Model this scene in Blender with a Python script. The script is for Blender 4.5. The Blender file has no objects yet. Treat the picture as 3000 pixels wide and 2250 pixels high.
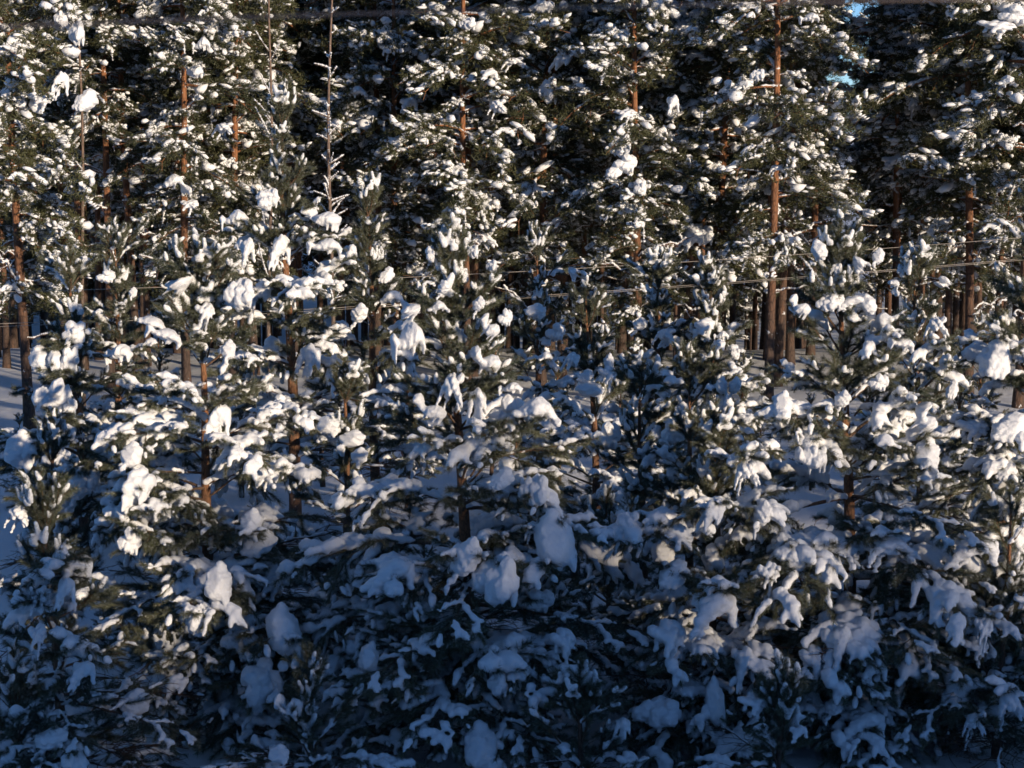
import bpy, math, random
import numpy as np
from mathutils import Vector, Matrix, noise as mnoise

R = math.radians
scene = bpy.context.scene
col = scene.collection

# ---------------------------------------------------------------- camera, sky, sun, exposure
CAM_Z = 6.4
FPX = 5598.0            # focal length in pixels of the 3000 px wide photograph
HORIZON_Y = 350.0
PITCH = math.atan((1125.0 - HORIZON_Y) / FPX)
cam_data = bpy.data.cameras.new('camera')
cam = bpy.data.objects.new('camera', cam_data)
col.objects.link(cam)
cam.location = (0, 0, CAM_Z)
cam.rotation_euler = (math.pi / 2 - PITCH, 0, 0)
cam_data.sensor_width = 36.0
cam_data.lens = 36.0 * FPX / 3000.0
cam_data.clip_start = 0.1
cam_data.clip_end = 3000.0
cam_data.dof.use_dof = True
cam_data.dof.focus_distance = 40.0
cam_data.dof.aperture_fstop = 5.0
scene.camera = cam

SUN_EL, SUN_AZ = R(9.5), R(40.0)        # low sun behind the camera, off to the right
sun_dir = Vector((math.sin(SUN_AZ) * math.cos(SUN_EL), -math.cos(SUN_AZ) * math.cos(SUN_EL), math.sin(SUN_EL)))
world = bpy.data.worlds.new('World')
scene.world = world
world.use_nodes = True
wn = world.node_tree
sky = wn.nodes.new('ShaderNodeTexSky')
sky.sky_type = 'NISHITA'
sky.sun_disc = False
sky.sun_elevation = SUN_EL
sky.sun_rotation = math.atan2(sun_dir.x, sun_dir.y)
sky.air_density = 1.0
sky.dust_density = 0.2
sky.ozone_density = 3.3
sky.altitude = 5000.0
bg = wn.nodes['Background']
bg.inputs['Strength'].default_value = 0.12
wn.links.new(sky.outputs['Color'], bg.inputs['Color'])

sl = bpy.data.lights.new('sun', 'SUN')
sl.energy = 4.3
sl.angle = R(0.6)
sl.color = (1.0, 0.81, 0.60)
sun = bpy.data.objects.new('sun', sl)
col.objects.link(sun)
sun.rotation_euler = sun_dir.to_track_quat('Z', 'Y').to_euler()

scene.view_settings.view_transform = 'Standard'
scene.view_settings.look = 'None'
scene.view_settings.gamma = 1.0
scene.view_settings.use_curve_mapping = False
scene.view_settings.exposure = 0.32
scene.cycles.max_bounces = 4
scene.cycles.diffuse_bounces = 2
scene.cycles.use_adaptive_sampling = True
scene.cycles.adaptive_threshold = 0.03
scene.cycles.use_denoising = True

def px(x, y, d):
    """World point seen at photo pixel (x, y) at distance d ahead of the camera."""
    u, v = (x - 1500.0) / FPX, (1125.0 - y) / FPX
    c, s = math.cos(PITCH), math.sin(PITCH)
    dx, dy, dz = u, c + v * s, -s + v * c
    t = d / dy
    return Vector((dx * t, d, CAM_Z + dz * t))

# ---------------------------------------------------------------- materials
def mat(name):
    m = bpy.data.materials.new(name)
    m.use_nodes = True
    nt = m.node_tree
    b = nt.nodes['Principled BSDF']
    return m, nt, b

def N(nt, typ, **kw):
    n = nt.nodes.new(typ)
    for k, v in kw.items():
        setattr(n, k, v)
    return n

def ramp(nt, stops):
    r = N(nt, 'ShaderNodeValToRGB')
    e = r.color_ramp.elements
    while len(e) < len(stops):
        e.new(0.5)
    for el, (p, c) in zip(e, stops):
        el.position = p
        el.color = (*c, 1)
    return r

def snow_material(name, fine, amount, dist):
    m, nt, b = mat(name)
    tc = N(nt, 'ShaderNodeTexCoord')
    n1 = N(nt, 'ShaderNodeTexNoise'); n1.inputs['Scale'].default_value = fine; n1.inputs['Detail'].default_value = 6
    n1.inputs['Roughness'].default_value = 0.65
    nt.links.new(tc.outputs['Object'], n1.inputs['Vector'])
    bp = N(nt, 'ShaderNodeBump'); bp.inputs['Strength'].default_value = amount; bp.inputs['Distance'].default_value = dist
    nt.links.new(n1.outputs['Fac'], bp.inputs['Height'])
    nt.links.new(bp.outputs['Normal'], b.inputs['Normal'])
    cr = ramp(nt, [(0.3, (0.80, 0.83, 0.87)), (0.7, (0.88, 0.89, 0.90))])
    nt.links.new(n1.outputs['Fac'], cr.inputs['Fac'])
    nt.links.new(cr.outputs['Color'], b.inputs['Base Color'])
    b.inputs['Roughness'].default_value = 0.75
    b.inputs['Specular IOR Level'].default_value = 0.2
    return m

M_SNOW = snow_material('packed_snow', 22.0, 0.55, 0.03)
M_SNOWFAR = snow_material('tuft_snow', 14.0, 0.5, 0.04)
M_GROUND = snow_material('ground_snow', 3.0, 0.5, 0.08)

def needle_material(name, dark, light, frost):
    m, nt, b = mat(name)
    tc = N(nt, 'ShaderNodeTexCoord')
    oi = N(nt, 'ShaderNodeObjectInfo')
    n1 = N(nt, 'ShaderNodeTexNoise'); n1.inputs['Scale'].default_value = 3.0; n1.inputs['Detail'].default_value = 3
    nt.links.new(tc.outputs['Object'], n1.inputs['Vector'])
    ad = N(nt, 'ShaderNodeMath', operation='MULTIPLY_ADD')
    nt.links.new(oi.outputs['Random'], ad.inputs[0]); ad.inputs[1].default_value = 0.25
    nt.links.new(n1.outputs['Fac'], ad.inputs[2])
    cr = ramp(nt, [(0.35, dark), (0.85, light)])
    nt.links.new(ad.outputs[0], cr.inputs['Fac'])
    n2 = N(nt, 'ShaderNodeTexNoise'); n2.inputs['Scale'].default_value = 45.0; n2.inputs['Detail'].default_value = 2
    nt.links.new(tc.outputs['Object'], n2.inputs['Vector'])
    fr = N(nt, 'ShaderNodeMapRange'); fr.inputs['From Min'].default_value = 0.5; fr.inputs['From Max'].default_value = 0.72
    fr.inputs['To Max'].default_value = frost
    nt.links.new(n2.outputs['Fac'], fr.inputs['Value'])
    mx = N(nt, 'ShaderNodeMix', data_type='RGBA')
    nt.links.new(fr.outputs['Result'], mx.inputs['Factor'])
    nt.links.new(cr.outputs['Color'], mx.inputs['A'])
    mx.inputs['B'].default_value = (0.62, 0.64, 0.64, 1)
    nt.links.new(mx.outputs['Result'], b.inputs['Base Color'])
    b.inputs['Roughness'].default_value = 0.6
    b.inputs['Specular IOR Level'].default_value = 0.25
    return m

M_NEEDLE = needle_material('young_needles', (0.028, 0.044, 0.022), (0.115, 0.120, 0.058), 0.55)
M_NEEDLEFAR = needle_material('forest_needles', (0.030, 0.038, 0.016), (0.080, 0.082, 0.030), 0.15)

def bark_material(name, low, high, z0, z1, scale):
    m, nt, b = mat(name)
    tc = N(nt, 'ShaderNodeTexCoord')
    sp = N(nt, 'ShaderNodeSeparateXYZ'); nt.links.new(tc.outputs['Object'], sp.inputs[0])
    n1 = N(nt, 'ShaderNodeTexNoise'); n1.inputs['Scale'].default_value = scale; n1.inputs['Detail'].default_value = 5
    mp = N(nt, 'ShaderNodeMapping'); mp.inputs['Scale'].default_value = (1, 1, 0.35)
    nt.links.new(tc.outputs['Object'], mp.inputs['Vector']); nt.links.new(mp.outputs[0], n1.inputs['Vector'])
    mr = N(nt, 'ShaderNodeMapRange'); mr.inputs['From Min'].default_value = z0; mr.inputs['From Max'].default_value = z1
    nt.links.new(sp.outputs['Z'], mr.inputs['Value'])
    sh = N(nt, 'ShaderNodeMath', operation='MULTIPLY_ADD'); sh.inputs[1].default_value = 0.8; sh.inputs[2].default_value = -0.4
    nt.links.new(n1.outputs['Fac'], sh.inputs[0])
    ad = N(nt, 'ShaderNodeMath', operation='ADD', use_clamp=True)
    nt.links.new(mr.outputs[0], ad.inputs[0]); nt.links.new(sh.outputs[0], ad.inputs[1])
    cr = ramp(nt, [(0.0, low), (0.9, high)])
    nt.links.new(ad.outputs[0], cr.inputs['Fac'])
    n2 = N(nt, 'ShaderNodeTexVoronoi', feature='DISTANCE_TO_EDGE'); n2.inputs['Scale'].default_value = scale * 1.6
    nt.links.new(mp.outputs[0], n2.inputs['Vector'])
    ck = N(nt, 'ShaderNodeMapRange'); ck.inputs['From Max'].default_value = 0.12; ck.inputs['To Min'].default_value = 0.45
    nt.links.new(n2.outputs['Distance'], ck.inputs['Value'])
    mx = N(nt, 'ShaderNodeMix', data_type='RGBA', blend_type='MULTIPLY'); mx.inputs['Factor'].default_value = 1
    nt.links.new(cr.outputs['Color'], mx.inputs['A']); nt.links.new(ck.outputs[0], mx.inputs['B'])
    n3 = N(nt, 'ShaderNodeTexNoise'); n3.inputs['Scale'].default_value = 5.0; n3.inputs['Detail'].default_value = 6; n3.inputs['Roughness'].default_value = .7
    nt.links.new(tc.outputs['Object'], n3.inputs['Vector'])
    sp3 = N(nt, 'ShaderNodeMapRange'); sp3.inputs['From Min'].default_value = 0.63; sp3.inputs['From Max'].default_value = 0.68
    nt.links.new(n3.outputs['Fac'], sp3.inputs['Value'])
    mx2 = N(nt, 'ShaderNodeMix', data_type='RGBA'); nt.links.new(sp3.outputs[0], mx2.inputs['Factor'])
    nt.links.new(mx.outputs['Result'], mx2.inputs['A']); mx2.inputs['B'].default_value = (.75, .77, .8, 1)
    nt.links.new(mx2.outputs['Result'], b.inputs['Base Color'])
    bp = N(nt, 'ShaderNodeBump'); bp.inputs['Strength'].default_value = 0.8; bp.inputs['Distance'].default_value = 0.02
    nt.links.new(n2.outputs['Distance'], bp.inputs['Height']); nt.links.new(bp.outputs['Normal'], b.inputs['Normal'])
    b.inputs['Roughness'].default_value = 0.85
    return m

M_BARK = bark_material('pine_bark', (0.070, 0.045, 0.034), (0.29, 0.125, 0.055), 1.5, 6.0, 9.0)
M_YBARK = bark_material('young_pine_bark', (0.10, 0.062, 0.045), (0.26, 0.12, 0.055), 0.5, 3.5, 22.0)
M_TWIG = bark_material('twig_bark', (0.085, 0.055, 0.038), (0.17, 0.10, 0.06), -0.5, 0.5, 20.0)
M_GREYBARK = bark_material('grey_bark', (0.15, 0.11, 0.085), (0.22, 0.15, 0.11), 2.0, 9.0, 12.0)
def wire_material(name, c, rough, met):
    m, nt, b = mat(name)
    tc = N(nt, 'ShaderNodeTexCoord')
    n1 = N(nt, 'ShaderNodeTexNoise'); n1.inputs['Scale'].default_value = 4.0; n1.inputs['Detail'].default_value = 4
    nt.links.new(tc.outputs['Object'], n1.inputs['Vector'])
    cr = ramp(nt, [(0.3, tuple(v * 0.75 for v in c)), (0.7, c)])
    nt.links.new(n1.outputs['Fac'], cr.inputs['Fac']); nt.links.new(cr.outputs['Color'], b.inputs['Base Color'])
    b.inputs['Roughness'].default_value = rough
    b.inputs['Metallic'].default_value = met
    return m
M_WIRE = wire_material('frosted_wire', (0.5, 0.44, 0.37), 0.5, 0.0)
M_CABLE = wire_material('dull_cable', (0.24, 0.19, 0.16), 0.7, 0.0)

# ---------------------------------------------------------------- mesh helpers
def ico(sub):
    import bmesh
    bm = bmesh.new()
    bmesh.ops.create_icosphere(bm, subdivisions=sub, radius=1.0)
    v = np.array([q.co[:] for q in bm.verts]); f = np.array([[q.index for q in t.verts] for t in bm.faces])
    bm.free()
    return v, f
ICO1, ICO2 = ico(1), ico(2)

class MB:
    """Collects vertices and triangles / quads as numpy blocks."""
    def __init__(s):
        s.V, s.T, s.Q, s.n = [], [], [], 0
    def add(s, v, t=None, q=None):
        v = np.asarray(v, float)
        if t is not None and len(t): s.T.append(np.asarray(t) + s.n)
        if q is not None and len(q): s.Q.append(np.asarray(q) + s.n)
        s.V.append(v); s.n += len(v)
    def arrays(s):
        V = np.concatenate(s.V) if s.V else np.zeros((0, 3))
        T = np.concatenate(s.T) if s.T else np.zeros((0, 3), int)
        Q = np.concatenate(s.Q) if s.Q else np.zeros((0, 4), int)
        return V, T, Q
    def addm(s, arr, M):
        V, T, Q = arr
        if len(V):
            s.add(V @ M[:3, :3].T + M[:3, 3], T, Q)
    def tube(s, P, rad, k=6):
        P = np.asarray(P, float); n = len(P)
        rad = np.broadcast_to(np.asarray(rad, float), (n,))
        d = np.gradient(P, axis=0); d /= np.linalg.norm(d, axis=1)[:, None] + 1e-9
        ref = np.where(np.abs(d[:, 2:3]) > 0.9, np.array([[1., 0, 0]]), np.array([[0, 0, 1.]]))
        if np.abs(d[:, 2]).mean() > 0.6: ref = np.array([[1., 0, 0]]).repeat(n, 0)
        a = np.cross(d, ref); a /= np.linalg.norm(a, axis=1)[:, None] + 1e-9
        b = np.cross(d, a)
        th = np.linspace(0, 2 * math.pi, k, endpoint=False)
        ring = P[:, None] + rad[:, None, None] * (a[:, None] * np.cos(th)[None, :, None] + b[:, None] * np.sin(th)[None, :, None])
        i = np.arange(n - 1)[:, None] * k; j = np.arange(k)[None]; j2 = (j + 1) % k
        q = np.stack([i + j, i + k + j, i + k + j2, i + j2], -1).reshape(-1, 4)
        V = np.concatenate([ring.reshape(-1, 3), P[-1:] + d[-1:] * rad[-1]])
        t = np.stack([(n - 1) * k + np.arange(k), np.full(k, n * k), (n - 1) * k + (np.arange(k) + 1) % k], -1)
        s.add(V, t, q)
    def needles(s, P, D, L, W, rng):
        """One thin triangle for each root P, direction D."""
        P = np.asarray(P); D = np.asarray(D)
        n = len(P)
        if n == 0: return
        rv = rng.normal(size=(n, 3)); sd = np.cross(D, rv); sd /= np.linalg.norm(sd, axis=1)[:, None] + 1e-9
        L = np.broadcast_to(L, (n,))[:, None]
        V = np.stack([P - sd * W * .5, P + sd * W * .5, P + D * L], 1).reshape(-1, 3)
        s.add(V, np.arange(3 * n).reshape(-1, 3))

def to_mesh(name, arr, material, smooth=True):
    V, T, Q = arr
    me = bpy.data.meshes.new(name)
    nt_, nq = len(T), len(Q)
    me.vertices.add(len(V)); me.vertices.foreach_set('co', V.astype(np.float32).ravel())
    loops = np.concatenate([T.ravel(), Q.ravel()]).astype(np.int32)
    me.loops.add(len(loops)); me.loops.foreach_set('vertex_index', loops)
    me.polygons.add(nt_ + nq)
    st = np.concatenate([np.arange(nt_) * 3, nt_ * 3 + np.arange(nq) * 4]).astype(np.int32)
    me.polygons.foreach_set('loop_start', st)
    if smooth: me.polygons.foreach_set('use_smooth', np.ones(nt_ + nq, bool))
    me.update(calc_edges=True)
    me.materials.append(material)
    return me

def blobs(C, Rr, voxel, squash=0.85, smooth=3, jitter=0.0, seed=0):
    """Union of snow lumps (centres C, radii Rr) grown into one soft skin."""
    C = np.asarray(C, float); Rr = np.asarray(Rr, float)
    if len(C) == 0: return (np.zeros((0, 3)), np.zeros((0, 3), int), np.zeros((0, 4), int))
    v, f = ICO1
    V = (C[:, None] + v[None] * Rr[:, None, None] * np.array([1, 1, squash])).reshape(-1, 3)
    F = (f[None] + (np.arange(len(C)) * len(v))[:, None, None]).reshape(-1, 3)
    me = bpy.data.meshes.new('tmp'); me.from_pydata(V.tolist(), [], F.tolist())
    ob = bpy.data.objects.new('tmp', me); col.objects.link(ob)
    m = ob.modifiers.new('r', 'REMESH'); m.mode = 'VOXEL'; m.voxel_size = voxel
    if smooth:
        m = ob.modifiers.new('s', 'SMOOTH'); m.factor = 0.5; m.iterations = smooth
    dg = bpy.context.evaluated_depsgraph_get()
    em = ob.evaluated_get(dg).to_mesh()
    n = len(em.vertices); V = np.empty(n * 3, np.float32); em.vertices.foreach_get('co', V); V = V.reshape(-1, 3).astype(float)
    nn = np.empty(n * 3, np.float32); em.vertices.foreach_get('normal', nn); nn = nn.reshape(-1, 3)
    lv = np.empty(len(em.loops), np.int32); em.loops.foreach_get('vertex_index', lv)
    lt = np.empty(len(em.polygons), np.int32); em.polygons.foreach_get('loop_total', lt)
    ls = np.empty(len(em.polygons), np.int32); em.polygons.foreach_get('loop_start', ls)
    Q = lv[(ls[lt == 4][:, None] + np.arange(4))] if (lt == 4).any() else np.zeros((0, 4), int)
    T = lv[(ls[lt == 3][:, None] + np.arange(3))] if (lt == 3).any() else np.zeros((0, 3), int)
    if jitter:
        o = Vector((seed * 7.3, seed * 3.1, 0))
        dn = np.array([mnoise.noise(Vector(p) * 9 + o) * .6 + mnoise.noise(Vector(p) * 21 + o) * .4 for p in V])
        V = V + nn * (dn * jitter)[:, None]
    ob.evaluated_get(dg).to_mesh_clear()
    bpy.data.objects.remove(ob); bpy.data.meshes.remove(me)
    return V, T, Q

def polyline(p0, az, el0, el1, L, n, rng, wander=0.0):
    P = [np.array(p0, float)]
    for i in range(n):
        t = (i + .5) / n
        e = el0 + (el1 - el0) * t
        a = az + rng.normal() * wander
        P.append(P[-1] + L / n * np.array([math.cos(e) * math.cos(a), math.cos(e) * math.sin(a), math.sin(e)]))
    return np.array(P)

def resample(P, step):
    d = np.linalg.norm(np.diff(P, axis=0), axis=1); s = np.concatenate([[0], np.cumsum(d)])
    n = max(2, int(s[-1] / step) + 1); t = np.linspace(0, s[-1], n)
    return np.stack([np.interp(t, s, P[:, i]) for i in range(3)], 1), t / s[-1], s[-1]

# ---------------------------------------------------------------- young pine branches
def brush(mb, P, start, per_m, nl, w, rng, spread=0.85):
    """Needles all round a shoot, pointing forward."""
    d = np.linalg.norm(np.diff(P, axis=0), axis=1); s = np.concatenate([[0], np.cumsum(d)])
    n = int(s[-1] * (1 - start) * per_m) + 6
    t = rng.uniform(start * s[-1], s[-1] * 1.0, n)
    X = np.stack([np.interp(t, s, P[:, i]) for i in range(3)], 1)
    g = np.gradient(P, axis=0); g /= np.linalg.norm(g, axis=1)[:, None] + 1e-9
    A = np.stack([np.interp(t, s, g[:, i]) for i in range(3)], 1)
    r = rng.normal(size=(n, 3)); r -= (r * A).sum(1)[:, None] * A; r /= np.linalg.norm(r, axis=1)[:, None] + 1e-9
    sp = spread * rng.uniform(.55, 1.15, n)[:, None]
    D = A * np.cos(sp) + r * np.sin(sp); D[:, 2] -= 0.08
    D /= np.linalg.norm(D, axis=1)[:, None]
    mb.needles(X, D, nl * rng.uniform(.7, 1.1, n), w, rng)

def make_branch(seed, L, a0, a1, load, lod=0, cap=False):
    rng = np.random.default_rng(seed)
    wood, ndl = MB(), MB()
    wgt = lambda: 0.12 if rng.uniform() < .50 else rng.uniform(.7, 1.4)
    SC, SR = [], []
    per_m = (1000, 160)[lod]; w = (0.0034, 0.011)[lod]; nl = 0.08
    main = polyline((0, 0, 0), 0, a0, a1, L, 10, rng, 0.12)
    r0 = 0.006 + 0.010 * L
    wood.tube(main, np.linspace(r0, 0.004, len(main)), 6 if lod == 0 else 4)
    shoots = [(main, 0.5 if L > .5 else 0.08, 1.0)]
    g = np.diff(main, axis=0)
    if L > 0.42:
        t = 0.34
        while t < 0.97:
            i = min(int(t * 10), 9); base = main[i] + g[i] * (t * 10 - i)
            az = math.atan2(g[i][1], g[i][0]); el = math.asin(np.clip(g[i][2] / np.linalg.norm(g[i]), -1, 1))
            for sgn in (-1, 1):
                if rng.uniform() < .12: continue
                l = (0.52 * (1 - t) + 0.17) * L * rng.uniform(.65, 1.15)
                l = max(l, .13)
                az2 = az + sgn * R(rng.uniform(32, 62))
                e0 = el * .7 + R(rng.uniform(-22, 30)); e1 = e0 - R(rng.uniform(12, 60)) * load * min(1, l * 2.6)
                S = polyline(base, az2, e0, e1, l, 5, rng, .12)
                wood.tube(S, np.linspace(.0055, .003, 6), 4 if lod == 0 else 3)
                ws = wgt(); shoots.append((S, 0.25 if l > .3 else .05, ws))
                if l > 0.24:
                    for tt in ((.45, .72) if l < .5 else (.32, .52, .74)):
                        for s2 in (-1, 1):
                            if rng.uniform() < .3: continue
                            b2 = S[int(tt * 5)]; l2 = l * (1.05 - tt) * rng.uniform(.45, .8)
                            S2 = polyline(b2, az2 + s2 * R(rng.uniform(30, 58)), (e0 + e1) / 2, e1 - R(rng.uniform(0, 22)) * load, l2, 4, rng, .1)
                            shoots.append((S2, 0.0, ws * rng.uniform(.7, 1.1) if rng.uniform() < .85 else .1))
            t += rng.uniform(.10, .17) / max(L, .6) ** .5
    else:
        for k in range(rng.integers(0, 3)):
            S = polyline(main[3 + k], rng.uniform(-1.4, 1.4), a0 * .6, a1, L * .5, 4, rng, .1)
            shoots.append((S, .05, wgt()))
    for S, st, wt in shoots:
        brush(ndl, S, st, per_m * (1.4 if L < .8 else 1), nl, w, rng)
        X, t, ln = resample(S, 0.028)
        ph = rng.uniform(0, 10)
        slope = np.abs(np.gradient(X[:, 2])) / (np.linalg.norm(np.gradient(X, axis=0), axis=1) + 1e-9)
        v = load * wt * (0.75 + 0.55 * np.sin(t * ln * 9 + ph) + .25 * np.sin(t * ln * 23 + ph * 3)) * (1.15 - .75 * slope ** 2)
        r = 0.012 + 0.034 * v
        r *= np.clip((1.12 - t) * 6, .45, 1) * np.where(t < st * .5, .7, 1.0) * (1.28 - .62 * t) * (1 + .16 * np.sin(t * ln * 41 + ph * 5))
        ok = (v > 0.42)
        for p, rr in zip(X[ok], r[ok]):
            SC.append(p + np.array([rng.normal() * .008, rng.normal() * .008, rr * .5 + .006])); SR.append(rr)
            if rng.uniform() < .22: SC.append(p + np.array([rng.normal() * .022, rng.normal() * .022, rr * .2 - .012])); SR.append(rr * .75)
        if (slope[-1] > .6 and rng.uniform() < (.8 if cap else .5)):
            rr = rng.uniform(.024, .042); dr = X[-1] - X[-2]; dr = dr / np.linalg.norm(dr); m = rng.integers(2, 6)
            for k in range(m):
                SC.append(X[-1] + dr * (rr * .9 - k * .03) + np.array([.012 * k * .4, 0, 0])); SR.append(rr * (.72, 1, 1, .9, .8, .7, .6, .5)[k])
    vox = (0.0155, 0.036)[lod]
    sn = blobs(SC, SR, vox, .9, 2, jitter=.012 if lod == 0 else 0, seed=seed)
    return wood.arrays(), ndl.arrays(), sn

CLASSES = [  # length, start pitch, end pitch, load
    (0.50, 60, 80, .46), (0.72, 46, 50, .66), (0.98, 34, 14, .85), (1.35, 22, -10, .92), (1.85, 14, -22, .95)]
NVAR = 5
BR = []          # near branches: meshes shared by all copies
BRL = []         # light branches as arrays, joined into the saplings further back
for ci, (L, a0, a1, ld) in enumerate(CLASSES):
    row, rowl = [], []
    for k in range(NVAR):
        f = (0.42, .76, 1.0, 1.12, 1.3)[k]
        args = (L, R(a0 + (k - 2) * 4), R(a1 - (k - 2) * 6), ld * f)
        w_, n_, s_ = make_branch(100 + ci * 10 + k, *args, cap=(ci == 0))
        row.append((to_mesh('branch', w_, M_TWIG), to_mesh('needles', n_, M_NEEDLE, False), to_mesh('snow', s_, M_SNOW)))
        if k < 4: rowl.append(make_branch(300 + ci * 10 + k, *args, lod=1, cap=(ci == 0)))
    BR.append(row); BRL.append(rowl)

# bare dead twigs low inside the young crowns
def make_twigs(seed, L=1.0):
    rng = np.random.default_rng(seed); wd = MB(); C, Rr = [], []
    main = polyline((0, 0, 0), 0, R(rng.uniform(-5, 15)), R(rng.uniform(-25, 0)), L, 8, rng, .25)
    wd.tube(main, np.linspace(.011, .003, 9), 5)
    X, t, ln = resample(main, .03); ph = rng.uniform(0, 9)
    for p, q in zip(X, t):
        if math.sin(q * 9 + ph) > .1: C.append(p + np.array([0, 0, .012])); Rr.append(rng.uniform(.014, .022))
    for k in range(16):
        i = rng.integers(2, 8)
        S = polyline(main[i], rng.choice([-1, 1]) * R(rng.uniform(25, 75)), R(rng.uniform(-30, 30)), R(rng.uniform(-30, 20)), L * rng.uniform(.2, .5), 5, rng, .3)
        wd.tube(S, np.linspace(.005, .002, 6), 3)
        for m in range(3):
            S2 = polyline(S[rng.integers(1, 5)], rng.uniform(-1.5, 1.5), R(rng.uniform(-30, 30)), R(rng.uniform(-40, 30)), L * rng.uniform(.08, .22), 3, rng, .3)
            wd.tube(S2, np.linspace(.003, .0015, 4), 3)
    return to_mesh('dead_branch', wd.arrays(), M_TWIG), to_mesh('snow', blobs(C, Rr, .014, .9, 1), M_SNOW)
TWIGS = [make_twigs(700 + k) for k in range(4)]

# ---------------------------------------------------------------- heavy snow clumps (about 1 m across, scaled when placed)
def make_clump(seed, style):
    rng = np.random.default_rng(seed); C, Rr = [], []
    if style == 'pillow':          # fat, hanging a little over its branch
        for k in range(16):
            C.append(rng.normal(size=3) * np.array([.2, .16, .16])); Rr.append(rng.uniform(.16, .3))
        C.append(np.zeros(3)); Rr.append(.36)
        for k in range(5):
            p = np.array([rng.uniform(-.35, .35), rng.uniform(-.25, .25), -.2]); l = rng.uniform(.1, .3)
            for q in np.linspace(0, 1, 5): C.append(p + np.array([0, 0, -l * q * .6])); Rr.append(.12 - .04 * q)
    elif style == 'sack':          # tall hanging sack
        n = 11; dx = rng.uniform(-.25, .25); dy = rng.uniform(-.15, .15)
        for k in range(n):
            q = k / (n - 1)
            C.append(np.array([dx * (q - .5) + rng.normal() * .03, dy * (q - .5) + rng.normal() * .03, .42 - .84 * q]))
            Rr.append(.10 + .23 * math.sin(math.pi * q ** 1.15) + rng.uniform(-.02, .03))
        for k in range(4):
            p = C[-3] + rng.normal(size=3) * .1; l = rng.uniform(.08, .2)
            for q in np.linspace(0, 1, 5): C.append(p + np.array([0, 0, -l * q])); Rr.append(.085 - .035 * q)
    elif style == 'roll':          # lying along the branch, drooping over its end
        for q in np.linspace(0, 1, 12):
            C.append(np.array([q - .5, rng.normal() * .02, .12 * math.sin(q * 5 + seed) - .35 * max(0, q - .55)]))
            Rr.append(.15 + .06 * math.sin(q * 7 + seed) + rng.uniform(0, .03))
        for k in range(5):
            p = C[rng.integers(0, 12)] + np.array([0, rng.uniform(-.1, .1), -.08]); l = rng.uniform(.08, .25)
            for q in np.linspace(0, 1, 4): C.append(p + np.array([0, 0, -l * q])); Rr.append(.08 - .03 * q)
    elif style == 'fan':           # snow fingers over drooping shoots
        for k in range(6):
            C.append(rng.normal(size=3) * np.array([.16, .1, .07]) + np.array([0, -.05, .24])); Rr.append(rng.uniform(.11, .19))
        for k in range(8):
            a = R(rng.uniform(-85, 85)); l = rng.uniform(.25, .95); o = rng.normal(size=3) * np.array([.12, .1, .06]); b = rng.uniform(.3, 1.1)
            for q in np.linspace(0, 1, 12):
                C.append(o + np.array([q * l * math.sin(a) * .6, -q * l * .35 * math.cos(a), .3 - (.45 + .5 * b * q) * q * l]) + rng.normal(size=3) * .014)
                Rr.append((.15 - .085 * q) * rng.uniform(.8, 1.12))
    V, T, Q = blobs(C, Rr, .028, .95, 5, jitter=.022, seed=seed)
    lo, hi = V.min(0), V.max(0)
    V = (V - (lo + hi) / 2) / (hi - lo)          # unit box: placed at its real width and height
    return to_mesh('snow_clump', (V, T, Q), M_SNOW)
CLUMP = {s: [make_clump(900 + 10 * i + k, s) for k in range(4)] for i, s in enumerate(('pillow', 'sack', 'roll', 'fan'))}

# ---------------------------------------------------------------- object helpers
def link(name, data, parent=None, loc=None, rot=None, sc=None):
    o = bpy.data.objects.new(name, data)
    col.objects.link(o)
    if parent is not None: o.parent = parent
    if loc is not None: o.location = loc
    if rot is not None: o.rotation_euler = rot
    if sc is not None: o.scale = sc if hasattr(sc, '__len__') else (sc, sc, sc)
    return o

def tag(o, label, cat, group=None, kind=None):
    if label: o['label'] = label
    if cat: o['category'] = cat
    if group: o['group'] = group
    if kind: o['kind'] = kind
    return o

# ---------------------------------------------------------------- ground: one snow sheet, railway bank under the camera
BANK_Z = 3.2
def ground_z(x, y):
    z = 0.16 * mnoise.noise(Vector((x * .16, y * .16, 3.7))) + 0.07 * mnoise.noise(Vector((x * .55, y * .55, 9.1)))
    if y > 50:
        b = min(1, (y - 50) / 38.0); z -= 5.0 * b * b * (3 - 2 * b)
    a = min(1, max(0, (13.5 - y) / 10.0)); a = a * a * (3 - 2 * a)
    return z * (1 - .8 * a) + BANK_Z * a
xs = np.unique(np.concatenate([np.linspace(-22, 22, 111), np.array([-900, -500, -300, -200, -140, -100, -75, -60, -50, -42, -35, -30, -26, 26, 30, 35, 42, 50, 60, 75, 100, 140, 200, 300, 500, 900])]))
ys = np.unique(np.concatenate([np.linspace(-6, 62, 171), np.array([-600, -300, -150, -80, -50, -30, -20, -12, 66, 72, 80, 90, 105, 125, 150, 200, 280, 400, 600, 1000, 1800])]))
GX, GY = np.meshgrid(xs, ys)
GZ = np.array([ground_z(a, b) for a, b in zip(GX.ravel(), GY.ravel())])
nx = len(xs); ii = np.arange(len(ys) - 1)[:, None] * nx + np.arange(nx - 1)[None]
gq = np.stack([ii, ii + 1, ii + nx + 1, ii + nx], -1).reshape(-1, 4)
ground = link('ground', to_mesh('ground', (np.stack([GX.ravel(), GY.ravel(), GZ], 1), np.zeros((0, 3), int), gq), M_GROUND))
tag(ground, 'snow-covered forest floor in blue shade between the trunks', None, kind='structure')

# ---------------------------------------------------------------- young pines
RNG = np.random.default_rng(5)

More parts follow.
